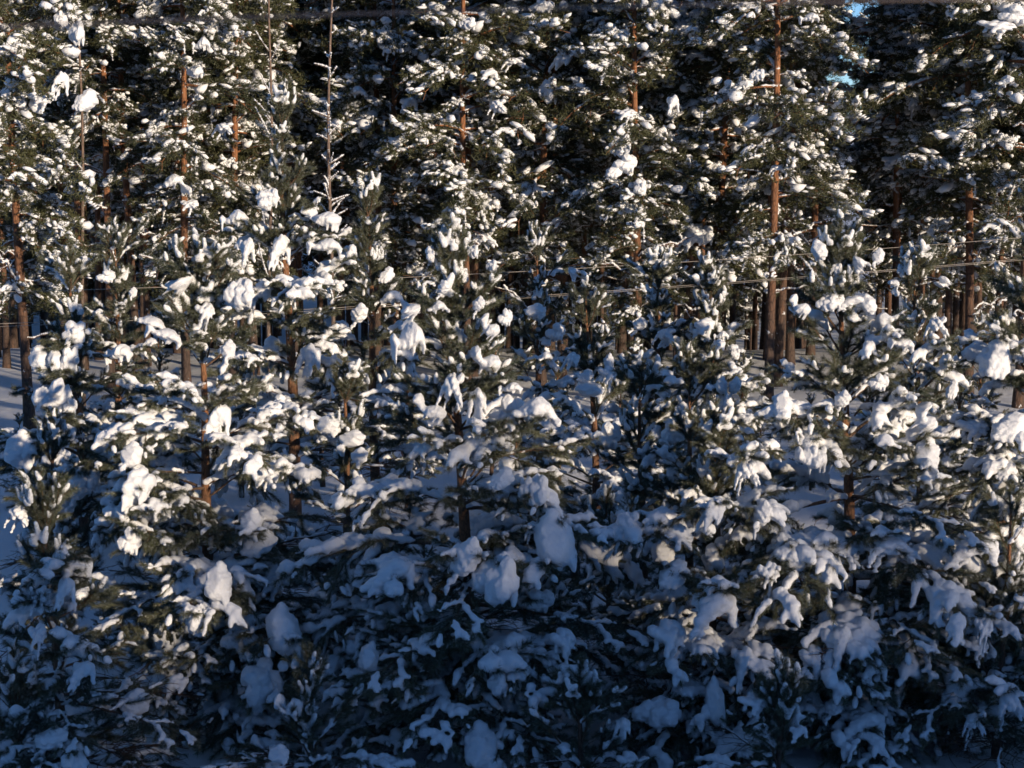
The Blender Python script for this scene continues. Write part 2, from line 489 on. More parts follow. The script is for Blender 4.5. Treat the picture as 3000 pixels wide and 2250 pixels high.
def trunk_curve(H, lean, bend, rng, n=16):
    z = np.linspace(0, 1, n)
    ph = rng.uniform(0, 6)
    x = lean[0] * z + bend * np.sin(z * math.pi) + .03 * np.sin(z * 7 + ph) * H * .25 * z
    y = lean[1] * z + .025 * np.sin(z * 6 + ph * 2) * H * .25 * z
    return np.stack([x, y, z * H], 1)

def class_for(L):
    return int(np.argmin([abs(math.log(L / c[0])) for c in CLASSES]))

def crown_plan(H, Rmax, z0, dens, rng, taper=.40):
    """Heights, lengths, bearings of a young pine's branches, whorl by whorl."""
    out = []
    z = H - .02
    out.append((H - .16, .42, rng.uniform(0, 6), 25))      # leader candle, almost upright
    z = H - rng.uniform(.28, .4)
    first = True
    while z > z0:
        L = min(Rmax, .24 + taper * (.62 * (H - z) + .12 * (H - z) ** 2)) if not first else rng.uniform(.46, .6)
        if z < H * .35: L *= .75 + .25 * z / (H * .35)
        nb = 4.2 if not first else 6
        nb = max(3, int(round(nb * dens * rng.uniform(.8, 1.25))))
        a = rng.uniform(0, 6)
        for k in range(nb):
            out.append((z + rng.uniform(-.05, .05), L * rng.uniform(.68, 1.15), a + k * 2 * math.pi / nb + rng.uniform(-.3, .3), 0))
        gap = rng.uniform(.34, .56)
        if rng.uniform() < .5 and z < H * .7:
            for k in range(2):
                out.append((z - gap * rng.uniform(.3, .7), L * rng.uniform(.35, .7), rng.uniform(0, 6.28), 0))
        z -= gap; first = False
    return out

def at_z(tc, z):
    return np.array([np.interp(z, tc[:, 2], tc[:, i]) for i in range(3)])

def place_branch(root, tc, z, L, az, up, rng, bias=0, cls=None, var=None):
    ci = class_for(L) if cls is None else cls
    k = int(np.clip(rng.integers(0, NVAR) + bias, 0, NVAR - 1)) if var is None else var
    wm, nm, sm = BR[ci][k]
    sc = L / CLASSES[ci][0]
    p = at_z(tc, z)
    b = link('branch', wm, root, p, (0, -R(up + rng.uniform(-7, 7)), az), (sc, sc * rng.choice([-1, 1]), sc))
    link('needles', nm, b)
    if len(sm.vertices): link('snow', sm, b)['kind'] = 'stuff'
    return b

NEAR = {}
def young_pine(key, apex, base_x, d, Rmax, label, dens=1.0, bias=0, z0=.25, bend=0.0, clumps=(), taper=.40, auto=4, twigs=6, skirt=0, droop=0):
    rng = np.random.default_rng(sum(map(ord, key)) * 31)
    top = px(apex[0], apex[1], d)
    bx = px(base_x, 1500, d).x
    gz = ground_z(bx, d)
    H = top.z - gz
    root = link('young_pine', None, None, (bx, d, gz - .05))
    tag(root, label, 'tree', 'young pines in front of the forest')
    tc = trunk_curve(H, (top.x - bx, 0), bend, rng)
    mb = MB(); rb = .022 + .0115 * H
    mb.tube(tc, np.linspace(1, .0, len(tc)) ** .8 * rb + .006, 9)
    link('trunk', to_mesh('trunk', mb.arrays(), M_YBARK), root)
    for z, L, az, up in crown_plan(H, Rmax, z0, dens, rng, taper):
        place_branch(root, tc, z, L, az, up - droop * max(0, 1 - z / H - .12), rng, bias)
    for k in range(skirt):      # long low boughs
        z = rng.uniform(.25, min(1.7, H * .38)); place_branch(root, tc, z, Rmax * rng.uniform(.8, 1.08), rng.uniform(0, 6.28) if k % 3 == 0 else rng.uniform(3.3, 6.1), rng.uniform(-14, 2), rng, rng.integers(-4, 0), cls=4)
    for k in range(twigs):
        wm, sm = TWIGS[rng.integers(0, 4)]
        b = link('dead_branch', wm, root, at_z(tc, rng.uniform(.15, max(.4, H * .4))), (0, R(rng.uniform(-12, 15)), rng.uniform(0, 6.28)), rng.uniform(.7, 1.4) * min(1.2, Rmax / 1.3))
        link('snow', sm, b)['kind'] = 'stuff'
    base = Vector((bx, d, gz - .05))
    def put(p, style, w, h, tilt=0, var=None):
        """A heavy clump of snow, w x h metres, on a branch that reaches it from the trunk."""
        v = rng.integers(0, 4) if var is None else var
        q = p - base
        s = link('snow_clump', CLUMP[style][v], root, q, (0, R(tilt), rng.uniform(-.5, .5)), (w, (w + h) * .45, h))
        z = float(np.clip(q.z - .15 - .25 * abs(q.x), .3, H * .9))
        c = at_z(tc, z); dv = np.array(q) - c; L = float(np.hypot(dv[0], dv[1])) + .15
        if L > .35:
            L = min(L, 2.1)
            place_branch(root, tc, z, L, math.atan2(dv[1], dv[0]), 6, rng, -1)
    for (cx, cy, w, h, style, dd, *rest) in clumps:
        # w, h in photo pixels; dd = metres towards the camera from the trunk
        dz = d - dd
        put(px(cx, cy, dz), style, w / FPX * dz, h / FPX * dz, *(rest or [0]))
    for k in range(auto):
        z = rng.uniform(.25, .8) * H; L = min(Rmax, .24 + taper * (.62 * (H - z) + .12 * (H - z) ** 2)) * rng.uniform(.45, .95); a = rng.uniform(math.pi, 2 * math.pi)
        c = at_z(tc, z); p = base + Vector(c) + Vector((math.cos(a) * L, math.sin(a) * L, .1))
        w = rng.uniform(.16, .42)
        put(p, rng.choice(['pillow', 'sack', 'roll', 'fan', 'fan']), w, w * rng.uniform(.7, 1.2))
    NEAR[key] = root
    return root

young_pine('E', (1330, 700), 1400, 19.0, 1.75, 'large central young pine with bushy snow-capped leader and wide lower boughs', skirt=12, droop=14, taper=.5, dens=1.15, auto=3, bend=-.05,
    clumps=[(1322, 698, 38, 42, 'pillow', .05), (1265, 745, 38, 50, 'pillow', .1), (1385, 738, 36, 42, 'pillow', .1), (1440, 780, 36, 40, 'pillow', .1), (1300, 850, 45, 60, 'sack', .3), (1285, 900, 70, 40, 'roll', .3), (1400, 900, 40, 70, 'sack', .3), (1480, 930, 45, 60, 'pillow', .3), (1200, 925, 60, 90, 'roll', .3, 50), (1495, 1140, 75, 42, 'roll', .5), (1575, 1205, 150, 90, 'roll', .7, 8), (1565, 1440, 95, 105, 'pillow', .8),
            (1625, 1585, 120, 200, 'sack', 1.0, -10), (1450, 1700, 160, 165, 'pillow', 1.3), (1355, 1655, 95, 190, 'sack', 1.2, 12),
            (1150, 1690, 130, 120, 'fan', 1.2), (1320, 1160, 85, 150, 'fan', .5, 6), (1395, 1190, 70, 110, 'fan', .55), (1420, 1060, 100, 80, 'roll', .4, 20),
            (1430, 960, 70, 70, 'roll', .35, 40), (1560, 1560, 60, 70, 'fan', .9), (1470, 1400, 70, 70, 'pillow', .9), (1410, 2190, 110, 170, 'sack', 1.5, -12),
            (1650, 1900, 90, 120, 'fan', 1.2), (1255, 1200, 110, 70, 'roll', .5, 25), (1455, 2005, 75, 75, 'pillow', 1.4), (1080, 1930, 60, 110, 'sack', 1.2, 12)])
young_pine('B', (575, 745), 618, 20.0, 1.6, 'young pine with long snow-loaded leader shoots left of the tall sapling', skirt=12, droop=14, taper=.5, dens=1.1, auto=4,
    clumps=[(575, 758, 28, 34, 'pillow', .05), (520, 840, 60, 110, 'roll', .2, 55), (650, 800, 30, 34, 'pillow', .1), (510, 880, 40, 30, 'pillow', .2), (700, 860, 90, 90, 'pillow', .4), (460, 960, 120, 55, 'roll', .4, 28), (600, 930, 60, 90, 'fan', .3), (640, 1710, 85, 140, 'sack', 1.6), (568, 1815, 85, 95, 'pillow', 1.7), (830, 1850, 100, 180, 'sack', 1.6, -6), (780, 1990, 160, 130, 'pillow', 1.7, -30), (750, 2070, 75, 150, 'sack', 1.75, 5),
            (735, 1540, 70, 110, 'sack', .9), (380, 1585, 75, 100, 'pillow', 1.1), (395, 1440, 120, 150, 'fan', 1.0), (480, 985, 120, 60, 'roll', .5, 30), (670, 1030, 45, 75, 'sack', .4),
            (690, 1900, 130, 120, 'fan', 1.2), (450, 2010, 130, 80, 'fan', 1.2), (385, 1340, 70, 100, 'sack', .8), (640, 1240, 60, 120, 'fan', .5), (945, 1860, 100, 150, 'fan', 1.0)])
young_pine('C', (822, 290), 866, 27.0, 1.5, 'tallest slim young pine with bare orange stem and brushy upper tiers', skirt=0, dens=1.0, auto=3, z0=1.2, taper=.36, bend=.02,
    clumps=[(720, 870, 80, 85, 'pillow', .6), (820, 740, 60, 110, 'fan', .5), (940, 640, 120, 70, 'roll', .5, 10), (950, 725, 110, 60, 'roll', .6, 10), (900, 1060, 90, 110, 'fan', .6), (770, 850, 50, 70, 'sack', .5), (725, 740, 55, 90, 'fan', .5)])
young_pine('D', (1075, 560), 1105, 29.0, 1.25, 'young pine with frosted brush top just right of the tallest sapling', dens=.9, auto=3, z0=.9,
    clumps=[(1050, 930, 60, 90, 'sack', .5), (1160, 880, 90, 60, 'roll', .4), (1020, 740, 60, 50, 'pillow', .3)])
young_pine('A', (340, 690), 362, 28.0, 1.3, 'young pine before the dark gap with snow caps on upright shoots', dens=1.0, auto=4, bend=-.04,
    clumps=[(310, 810, 60, 45, 'pillow', .3), (390, 860, 26, 40, 'sack', .3), (380, 1130, 80, 45, 'roll', .7)])
young_pine('Z', (205, 760), 250, 25.0, 1.3, 'leaning young pine draped in heavy rounded snow masses near the lone trunk', dens=.9, auto=1, taper=.36,
    clumps=[(225, 975, 85, 75, 'pillow', .4), (125, 1070, 75, 120, 'sack', .7), (165, 1070, 45, 100, 'sack', .8), (205, 1060, 55, 95, 'pillow', .8), (150, 1165, 110, 140, 'pillow', 1.0, 25), (205, 1190, 45, 55, 'pillow', 1.0),
            (170, 1275, 105, 85, 'pillow', 1.2), (60, 1320, 95, 130, 'sack', 1.2), (165, 1335, 85, 70, 'pillow', 1.3)])
young_pine('O', (155, 1270), 150, 21.0, 1.2, 'small pine at lower left with bulging snow piles beneath the leaning pine', dens=1.0, auto=2,
    clumps=[(230, 1440, 75, 140, 'sack', .7), (265, 1405, 60, 80, 'pillow', .7), (378, 1340, 60, 95, 'sack', .8), (55, 1520, 90, 90, 'fan', .8)])
young_pine('M', (1010, 1080), 1015, 23.0, .95, 'short pine with plastered snowy leader between two larger pines', droop=30, dens=1.1, auto=3, taper=.36)
young_pine('F', (1570, 700), 1585, 31.0, 1.2, 'open young pine with forked right shoot before the brown trunks', dens=.8, auto=2, z0=.8, taper=.33,
    clumps=[(1605, 1000, 45, 30, 'pillow', .3), (1690, 800, 40, 60, 'roll', .3, -50)])
young_pine('G', (1722, 865), 1760, 26.0, 1.15, 'slim young pine with arching loaded side boughs and single capped leader', dens=.8, auto=3, taper=.38,
    clumps=[(1785, 1065, 30, 65, 'sack', .5), (1670, 1060, 60, 60, 'fan', .5), (1780, 1110, 60, 80, 'fan', .6), (1690, 1290, 60, 65, 'pillow', .7), (1715, 1100, 50, 40, 'pillow', .6)])
young_pine('I', (1925, 770), 1930, 29.0, 1.2, 'densely plastered young pine with many short upright snowy shoots', droop=30, dens=1.6, bias=3, auto=13, taper=.44)
young_pine('Y', (2080, 790), 2100, 28.5, 1.2, 'white-frosted young pine touching the right side of its plastered twin', droop=30, dens=1.6, bias=3, auto=13, taper=.44)
young_pine('H', (1870, 1090), 1900, 23.5, 1.0, 'low pine with tall crooked snow-crusted leader above drooping fingers', droop=35, dens=1.0, bias=1, auto=4, taper=.36,
    clumps=[(1975, 1270, 75, 95, 'pillow', .5), (1985, 1370, 70, 100, 'pillow', .7)])
young_pine('X', (2015, 1070), 2030, 22.5, 1.1, 'low pine with blunt white leader standing behind the drooping fingered pine', droop=35, dens=1.0, bias=1, auto=4, taper=.38,
    clumps=[(2115, 1130, 35, 60, 'sack', .4), (2150, 1140, 45, 80, 'sack', .4)])
young_pine('N', (2088, 1240), 2100, 19.3, 1.55, 'drooping pine whose snow hangs in long white fingers over dark boughs', skirt=10, droop=55, dens=1.25, bias=1, auto=3, taper=.55,
    clumps=[(2180, 1400, 75, 110, 'fan', .9), (1975, 1680, 100, 85, 'pillow', 1.1), (1955, 1890, 130, 150, 'fan', 1.4), (2090, 1800, 160, 140, 'fan', 1.4), (1925, 2090, 150, 95, 'pillow', 1.5), (2180, 1960, 80, 140, 'fan', 1.4),
            (2095, 2060, 60, 170, 'sack', 1.5, -6), (2250, 1700, 70, 110, 'fan', 1.2), (2080, 1510, 90, 110, 'fan', 1.2), (2230, 1520, 60, 120, 'sack', 1.0), (2140, 2200, 150, 120, 'fan', 1.6), (1830, 1560, 100, 130, 'fan', 1.0)])
young_pine('J', (2470, 680), 2512, 19.5, 1.85, 'large right-hand young pine with orange stem and spreading lower boughs', skirt=13, droop=14, taper=.5, dens=1.1, auto=3,
    clumps=[(2400, 740, 50, 80, 'sack', .15), (2450, 790, 36, 40, 'pillow', .1), (2520, 775, 50, 60, 'roll', .2, -40), (2573, 755, 38, 60, 'sack', .15), (2545, 900, 50, 80, 'sack', .3), (2440, 880, 70, 60, 'pillow', .3), (2500, 890, 80, 50, 'fan', .3), (2340, 900, 70, 60, 'roll', .4, 30), (2293, 1190, 58, 100, 'sack', .7, 4), (2383, 1325, 80, 100, 'pillow', .8), (2705, 1230, 85, 95, 'roll', .6, 55), (2715, 1330, 80, 110, 'sack', .6), (2730, 1420, 60, 70, 'pillow', .6),
            (2465, 1180, 50, 80, 'sack', .5), (2575, 1120, 60, 60, 'pillow', .5), (2600, 1620, 170, 110, 'fan', 1.2), (2850, 1620, 150, 110, 'fan', 1.0), (2460, 1900, 110, 140, 'fan', 1.5), (2380, 1960, 90, 150, 'fan', 1.5),
            (2440, 2080, 60, 90, 'sack', 1.5), (2530, 2130, 130, 100, 'fan', 1.5), (2330, 1640, 90, 110, 'sack', 1.2), (2280, 1600, 55, 90, 'sack', 1.0), (2560, 1970, 80, 80, 'fan', 1.5), (2640, 1010, 90, 50, 'roll', .5, 20), (2420, 890, 60, 50, 'pillow', .4)])
young_pine('K', (2680, 765), 2700, 25.0, 1.35, 'young pine with raised forked arms right of the large orange-stemmed one', dens=.85, auto=4, taper=.36, bend=.04,
    clumps=[(2675, 765, 24, 40, 'pillow', .05), (2640, 790, 24, 36, 'pillow', .05), (2765, 830, 36, 60, 'roll', .3, -55), (2620, 840, 50, 40, 'roll', .3, 40), (2740, 970, 75, 90, 'fan', .5), (2770, 1060, 40, 50, 'pillow', .8), (2790, 1140, 40, 60, 'pillow', .9)])
young_pine('L', (3040, 560), 3030, 20.0, 1.7, 'dark dense pine cut by the right frame edge with layered drooping boughs', skirt=8, droop=55, dens=1.35, bias=0, auto=6, taper=.42,
    clumps=[(2920, 1050, 110, 120, 'pillow', .7), (2960, 1250, 120, 90, 'pillow', 1.0), (2960, 1500, 120, 120, 'fan', 1.0), (2950, 1380, 60, 60, 'pillow', 1.0)])
young_pine('P', (128, 1450), 166, 18.0, 1.45, 'shaded pine at lower left with thin spiky snowy leader', skirt=8, droop=35, dens=1.15, bias=-1, auto=4, taper=.50,
    clumps=[(120, 1760, 70, 90, 'fan', .8), (190, 1740, 60, 100, 'fan', .8), (110, 1880, 55, 110, 'fan', .9), (240, 1980, 80, 90, 'fan', .9), (100, 2090, 70, 70, 'fan', .9)])
young_pine('Q', (480, 1880), 492, 19.2, .9, 'shaded little pine under the left sapling near the bottom edge', dens=1.1, bias=-3, auto=3, taper=.52,
    clumps=[(510, 2010, 90, 80, 'fan', .8), (400, 2170, 60, 60, 'pillow', .8)])
young_pine('U', (2960, 1480), 2945, 18.6, 1.4, 'sparse shaded pine with bare twigs in the lower right corner', skirt=4, dens=.7, bias=-1, auto=3, taper=.45, twigs=12,
    clumps=[(2880, 1860, 60, 130, 'fan', .6), (2950, 2080, 80, 130, 'fan', .8), (2850, 2130, 70, 90, 'fan', .8)])
young_pine('W', (2760, 1720), 2755, 19.2, 1.2, 'bare-twigged shaded pine between the orange-stemmed pine and the corner', dens=.55, bias=-3, auto=1, taper=.48, twigs=12)
young_pine('V', (1130, 1560), 1140, 21.0, 1.5, 'shaded pine half hidden behind the lower left boughs of the central pine', skirt=6, droop=30, dens=1.0, bias=-3, auto=3, taper=.48)
young_pine('T', (1780, 1480), 1790, 21.5, 1.4, 'dark shaded pine filling the gap right of the central pine', skirt=6, droop=40, dens=1.1, bias=-3, auto=3, taper=.48)

for key, ax, ay, bx, d, rm, lb in [
        ('b', 900, 1960, 905, 17.4, 1.1, 'low broad shaded pine left of the central pine foot'),
        ('d', 1700, 1990, 1705, 17.3, 1.2, 'low broad shaded pine right of the central pine foot'),
        ('e', 2290, 2010, 2290, 17.2, 1.1, 'low broad shaded pine left of the orange-stemmed pine foot'), ('g', 40, 1960, 30, 17.2, 1.1, 'low broad shaded pine in the lower left corner'), ]:
    young_pine(key, (ax, ay), bx, d, rm, lb, dens=.8, bias=1, auto=2, taper=.8, z0=.12, twigs=4, skirt=5)

# joined saplings further back
def sapling_arrays(seed, H, Rmax, dens):
    rng = np.random.default_rng(seed)
    tc = trunk_curve(H, (rng.uniform(-.2, .2), 0), 0, rng)
    t = MB(); t.tube(tc, np.linspace(1, 0, len(tc)) ** .8 * (.02 + .011 * H) + .006, 7)
    nd, sn = MB(), MB()
    for z, L, az, up in crown_plan(H, Rmax, .4, dens, rng, .36):
        ci = class_for(L); w_, n_, s_ = BRL[ci][rng.integers(0, 4)]; sc = L / CLASSES[ci][0]
        M = np.array(Matrix.Translation(Vector(at_z(tc, z))) @ Matrix.Rotation(az, 4, 'Z') @ Matrix.Rotation(-R(up + rng.uniform(-7, 7)), 4, 'Y') @ Matrix.Scale(sc, 4))
        t.addm(w_, M); nd.addm(n_, M); sn.addm(s_, M)
    return to_mesh('trunk', t.arrays(), M_YBARK), to_mesh('crown', nd.arrays(), M_NEEDLE, False), to_mesh('snow', sn.arrays(), M_SNOW)
SAP = [sapling_arrays(40 + k, h, r, d) for k, (h, r, d) in enumerate([(4.6, 1.15, .95), (3.8, 1.05, 1.0), (3.2, 1.0, 1.1)])]
SAPH = [4.6, 3.8, 3.2]
def sapling(x, y, d, k, rz, label, group='young pines thickening behind the front ones'):
    top = px(x, y, d); gz = ground_z(top.x, d); s = (top.z - gz) / SAPH[k]
    root = link('pine_sapling', None, None, (top.x, d, gz - .04), (0, 0, rz), s)
    tag(root, label, 'tree', group)
    link('trunk', SAP[k][0], root); link('crown', SAP[k][1], root)['kind'] = 'stuff'
    link('snow', SAP[k][2], root)['kind'] = 'stuff'
SAPLINGS = [
    (455, 900, 31, 0, 'mid-distance sapling between the two left young pines'), (700, 960, 32, 1, 'mid-distance sapling left of the tall orange stem'),
    (940, 930, 33, 2, 'mid-distance sapling right of the tall orange stem'), (1190, 900, 31, 0, 'mid-distance sapling left behind the central pine leader'),
    (1440, 950, 34, 1, 'mid-distance sapling right behind the central pine leader'), (1640, 1020, 33, 2, 'mid-distance sapling below the forked open pine'),
    (1820, 1060, 34, 3, 'low sapling behind the crooked white leader'), (1500, 1180, 28, 1, 'shaded sapling right of the central pine stem'),
    (2170, 1010, 32, 2, 'sapling beside the plastered twin pines on their right'), (2380, 1120, 33, 3, 'low sapling in front of the double brown trunk'),
    (2560, 1000, 32, 0, 'sapling between the orange-stemmed and forked right pines'), (2800, 1000, 30, 2, 'sapling against the dark dense pine at the right edge'),
    (2880, 900, 31, 0, 'snowy sapling leaning out beside the right edge pine'), (60, 1180, 31, 3, 'low sapling beside the lone dark trunk at left'),
    (560, 1250, 26, 1, 'shaded sapling behind the left young pine stem'), (740, 1260, 24, 2, 'sapling at the foot of the tall slim pine'),
    (960, 1330, 25, 3, 'low shaded sapling between left and central pines'), (1250, 1330, 24, 1, 'shaded sapling close behind the central pine'),
    (1680, 1330, 24, 0, 'shaded sapling below the arching slim pine'), (2330, 1340, 24, 2, 'sapling behind the hanging snow sack of the right pine'),
    (2640, 1330, 24, 1, 'sapling behind the right lower boughs of the orange-stemmed pine'), (2820, 1330, 23, 3, 'shaded sapling left of the right edge pine base'),
    (2230, 1080, 37, 3, 'low far sapling right at the foot of the stout limbed pine'), (2440, 1060, 38, 1, 'low far sapling right of the stout limbed pine'), (2760, 1080, 37, 2, 'low far sapling before the right edge stems'),
    (300, 1500, 22, 3, 'shaded low sapling behind the lower left pines')]
for i, (x, y, d, k, lb) in enumerate(SAPLINGS):
    sapling(x, y + (200 if d < 27 else 40), d, k % 3, i * 1.7, lb)

# ---------------------------------------------------------------- tall forest pines
OCTA = (np.array([(1, 0, 0), (-1, 0, 0), (0, 1, 0), (0, -1, 0), (0, 0, 1), (0, 0, -1)], float) * 1.15,
        np.array([(0, 2, 4), (2, 1, 4), (1, 3, 4), (3, 0, 4), (2, 0, 5), (1, 2, 5), (3, 1, 5), (0, 3, 5)]))
def small_lumps(C, Rr, rng, A=None):
    n = len(C)
    if n and np.max(Rr) > .036 and np.min(Rr) <= .036:
        C = np.asarray(C); Rr = np.asarray(Rr); k = Rr > .036; m = MB()
        A = A if A is None else np.asarray(A); m.addm(small_lumps(C[k], Rr[k], rng, None if A is None else A[k]), np.eye(4)); m.addm(small_lumps(C[~k], Rr[~k], rng, None if A is None else A[~k]), np.eye(4))
        return m.arrays()
    v, f = ICO1 if n and np.max(Rr) > .036 else OCTA
    if n == 0: return (np.zeros((0, 3)), np.zeros((0, 3), int), np.zeros((0, 4), int))
    C = np.asarray(C); Rr = np.asarray(Rr)
    j = v[None] * (1 + rng.uniform(-.28, .28, (n, len(v), 1)))
    st = rng.uniform(.6, 1.6, (n, 1, 3)) * np.array([1, 1, .75])
    W = j * st * Rr[:, None, None]
    if A is not None:
        A = np.asarray(A); W = W + (W * A[:, None]).sum(-1, keepdims=True) * A[:, None] * rng.uniform(.3, 1.5, (n, 1, 1))
    V = (C[:, None] + W).reshape(-1, 3)
    return V, (f[None] + (np.arange(n) * len(v))[:, None, None]).reshape(-1, 3), np.zeros((0, 4), int)

def make_bough(seed, L, load):
    rng = np.random.default_rng(seed)
    wd, nd = MB(), MB()
    main = polyline((0, 0, 0), 0, R(rng.uniform(0, 40)), R(rng.uniform(-60, -5)), L, 7, rng, .3)
    wd.tube(main, np.linspace(.010 + .010 * L, .005, 8), 5)
    SC, SR, SA, TC, BC, BR_ = [], [], [], [], [], []
    X, t, ln = resample(main, .05); ph = rng.uniform(0, 9)
    for p, q in zip(X, t):
        if math.sin(q * 7 + ph) > -.2: SC.append(p + np.array([0, 0, .02])); SR.append(rng.uniform(.022, .036)); SA.append((1, 0, 0))
    nb = int(8 * L)
    for k in range(nb):
        tt = rng.uniform(.2, 1.0); i = min(int(tt * 7), 6)
        az = rng.choice([-1, 1]) * R(rng.uniform(10, 80)); l = rng.uniform(.25, .6) * (1.25 - .6 * tt)
        S = polyline(main[i], az, R(rng.uniform(-5, 50)), R(rng.uniform(-85, 0)), l, 4, rng, .25)
        wd.tube(S, np.linspace(.006, .003, 5), 3)
        ax = S[-1] - S[1]; ax /= np.linalg.norm(ax)
        loaded = rng.uniform() < .31 * load
        for m in range(rng.integers(12, 17)):
            p = S[rng.integers(1, 5)] + rng.normal(size=3) * np.array([.09, .09, .06])
            TC.append(p)
            if rng.uniform() < (.26 if loaded else .055):
                SC.append(p + np.array([0, 0, .045])); SR.append(rng.lognormal(-3.25, .42)); SA.append(ax)
        if loaded:
            s0 = rng.lognormal(-2.75, .32)
            for m in range(11):
                q = m / 10; BC.append(S[1] + (S[-1] - S[1]) * q * 1.1 + rng.normal(size=3) * s0 * .45 + np.array([0, 0, .06])); BR_.append(s0 * rng.uniform(.55, 1.05) * (1.1 - .5 * q))
    TC = np.array(TC); n = len(TC); k = 10
    D = rng.normal(size=(n * k, 3)); D[:, 2] = D[:, 2] * .8 + .12; D[:, 0] += .3; D /= np.linalg.norm(D, axis=1)[:, None]
    nd.needles(TC.repeat(k, 0) + rng.normal(size=(n * k, 3)) * .025, D, rng.uniform(.06, .115, n * k), .017, rng)
    SR = np.clip(np.array(SR), .018, .1)
    sm = MB(); sm.addm(small_lumps(SC, SR, rng, SA), np.eye(4))
    if BC: sm.addm(blobs(BC, BR_, .04, .9, 1), np.eye(4))
    return wd.arrays(), nd.arrays(), sm.arrays()

# a 12-vertex lump for the smallest snow
_t = (1 + 5 ** .5) / 2
_v = np.array([(-1, _t, 0), (1, _t, 0), (-1, -_t, 0), (1, -_t, 0), (0, -1, _t), (0, 1, _t), (0, -1, -_t), (0, 1, -_t), (_t, 0, -1), (_t, 0, 1), (-_t, 0, -1), (-_t, 0, 1)], float)
_v /= np.linalg.norm(_v[0])
_f = np.array([(0, 11, 5), (0, 5, 1), (0, 1, 7), (0, 7, 10), (0, 10, 11), (1, 5, 9), (5, 11, 4), (11, 10, 2), (10, 7, 6), (7, 1, 8), (3, 9, 4), (3, 4, 2), (3, 2, 6), (3, 6, 8), (3, 8, 9), (4, 9, 5), (2, 4, 11), (6, 2, 10), (8, 6, 7), (9, 8, 1)])
ICO1 = (_v, _f)
BOUGHS = [make_bough(500 + k, L, ld) for k, (L, ld) in enumerate([(1.3, 1.), (1.6, .7), (1.6, 1.25), (1.9, .9), (1.9, 1.3), (1.1, 1.1), (2.1, .6), (1.4, 1.5)])]

def dead_limb(mb, sn, p, az, L, rng):
    S = polyline(p, az, R(rng.uniform(-20, 45)), R(rng.uniform(-60, 40)), L, 7, rng, .5); S[1:, 2] += rng.normal(size=7) * .04
    mb.tube(S, np.linspace(.02, .006, 8), 5)
    C, Rr = [], []
    X, t, ln = resample(S, .04)
    for q in X:
        C.append(q + np.array([0, 0, .022])); Rr.append(rng.uniform(.02, .034))
    for k in range(3):
        S2 = polyline(S[rng.integers(3, 8)], az + rng.uniform(-1, 1), R(rng.uniform(-40, 40)), R(rng.uniform(-40, 20)), L * .3, 4, rng, .3)
        mb.tube(S2, np.linspace(.009, .004, 5), 4)
    sn.addm(small_lumps(C, Rr, rng), np.eye(4))

def forest_pine_arrays(seed, H, zc, step, Lmax):
    rng = np.random.default_rng(seed)
    z = np.linspace(0, 1, 18); ph = rng.uniform(0, 6)
    tc = np.stack([.07 * np.sin(z * 5 + ph) + rng.uniform(-.3, .3) * z, .06 * np.sin(z * 6 + ph * 2), z * H - .1], 1)
    t, nd, sn = MB(), MB(), MB()
    t.tube(tc, 0.012 + (1 - z) ** .9 * .095 + .04 * np.exp(-z * 40), 10)
    for k in range(8):
        dead_limb(t, sn, at_z(tc, rng.uniform(max(1.2, zc - 2.5), zc + 2)), rng.uniform(0, 6.28), rng.uniform(.5, 1.7), rng)
    h = zc
    while h < H - .3:
        q = (h - zc) / (H - zc)
        Lm = Lmax * (.75 + .5 * math.sin(min(1, q * 1.9) * math.pi * .5)) * (1 - .65 * max(0, q - .35))
        for k in range(rng.integers(2, 4)):
            b = BOUGHS[rng.integers(0, len(BOUGHS))]; sc = Lm / 1.65 * rng.uniform(.7, 1.2)
            M = np.array(Matrix.Translation(Vector(at_z(tc, h + rng.uniform(-.12, .12)))) @ Matrix.Rotation(rng.uniform(0, 6.283), 4, 'Z')
                         @ Matrix.Rotation(-R(-6 + 32 * q + rng.uniform(-26, 22)), 4, 'Y') @ Matrix.Diagonal(Vector((sc, sc, max(.8, sc), 1))))
            t.addm(b[0], M); nd.addm(b[1], M); sn.addm(b[2], M)
        if h < 11 and rng.uniform() < .6:
            b = BOUGHS[(0, 5, 7)[rng.integers(0, 3)]]; sc = rng.uniform(.4, .7)
            M = np.array(Matrix.Translation(Vector(at_z(tc, h + rng.uniform(-.12, .12)))) @ Matrix.Rotation(rng.uniform(0, 6.283), 4, 'Z') @ Matrix.Scale(sc, 4))
            t.addm(b[0], M); nd.addm(b[1], M); sn.addm(b[2], M)
        h += step * (1 if h < 11 else 1.9) * rng.uniform(.7, 1.4)
    return to_mesh('trunk', t.arrays(), M_BARK), to_mesh('crown', nd.arrays(), M_NEEDLEFAR, False), to_mesh('snow', sn.arrays(), M_SNOWFAR)
PINES = [forest_pine_arrays(60 + k, *a) for k, a in enumerate([
    (14.5, 2.6, .30, 1.75), (15.0, 3.6, .32, 1.7), (14.0, 2.0, .30, 1.55), (15.5, 4.4, .33, 1.9),     # edge trees, crowns low
    (15.5, 5.4, .38, 1.6), (16.0, 6.4, .40, 1.6)])]                                                    # forest trees, bare stems

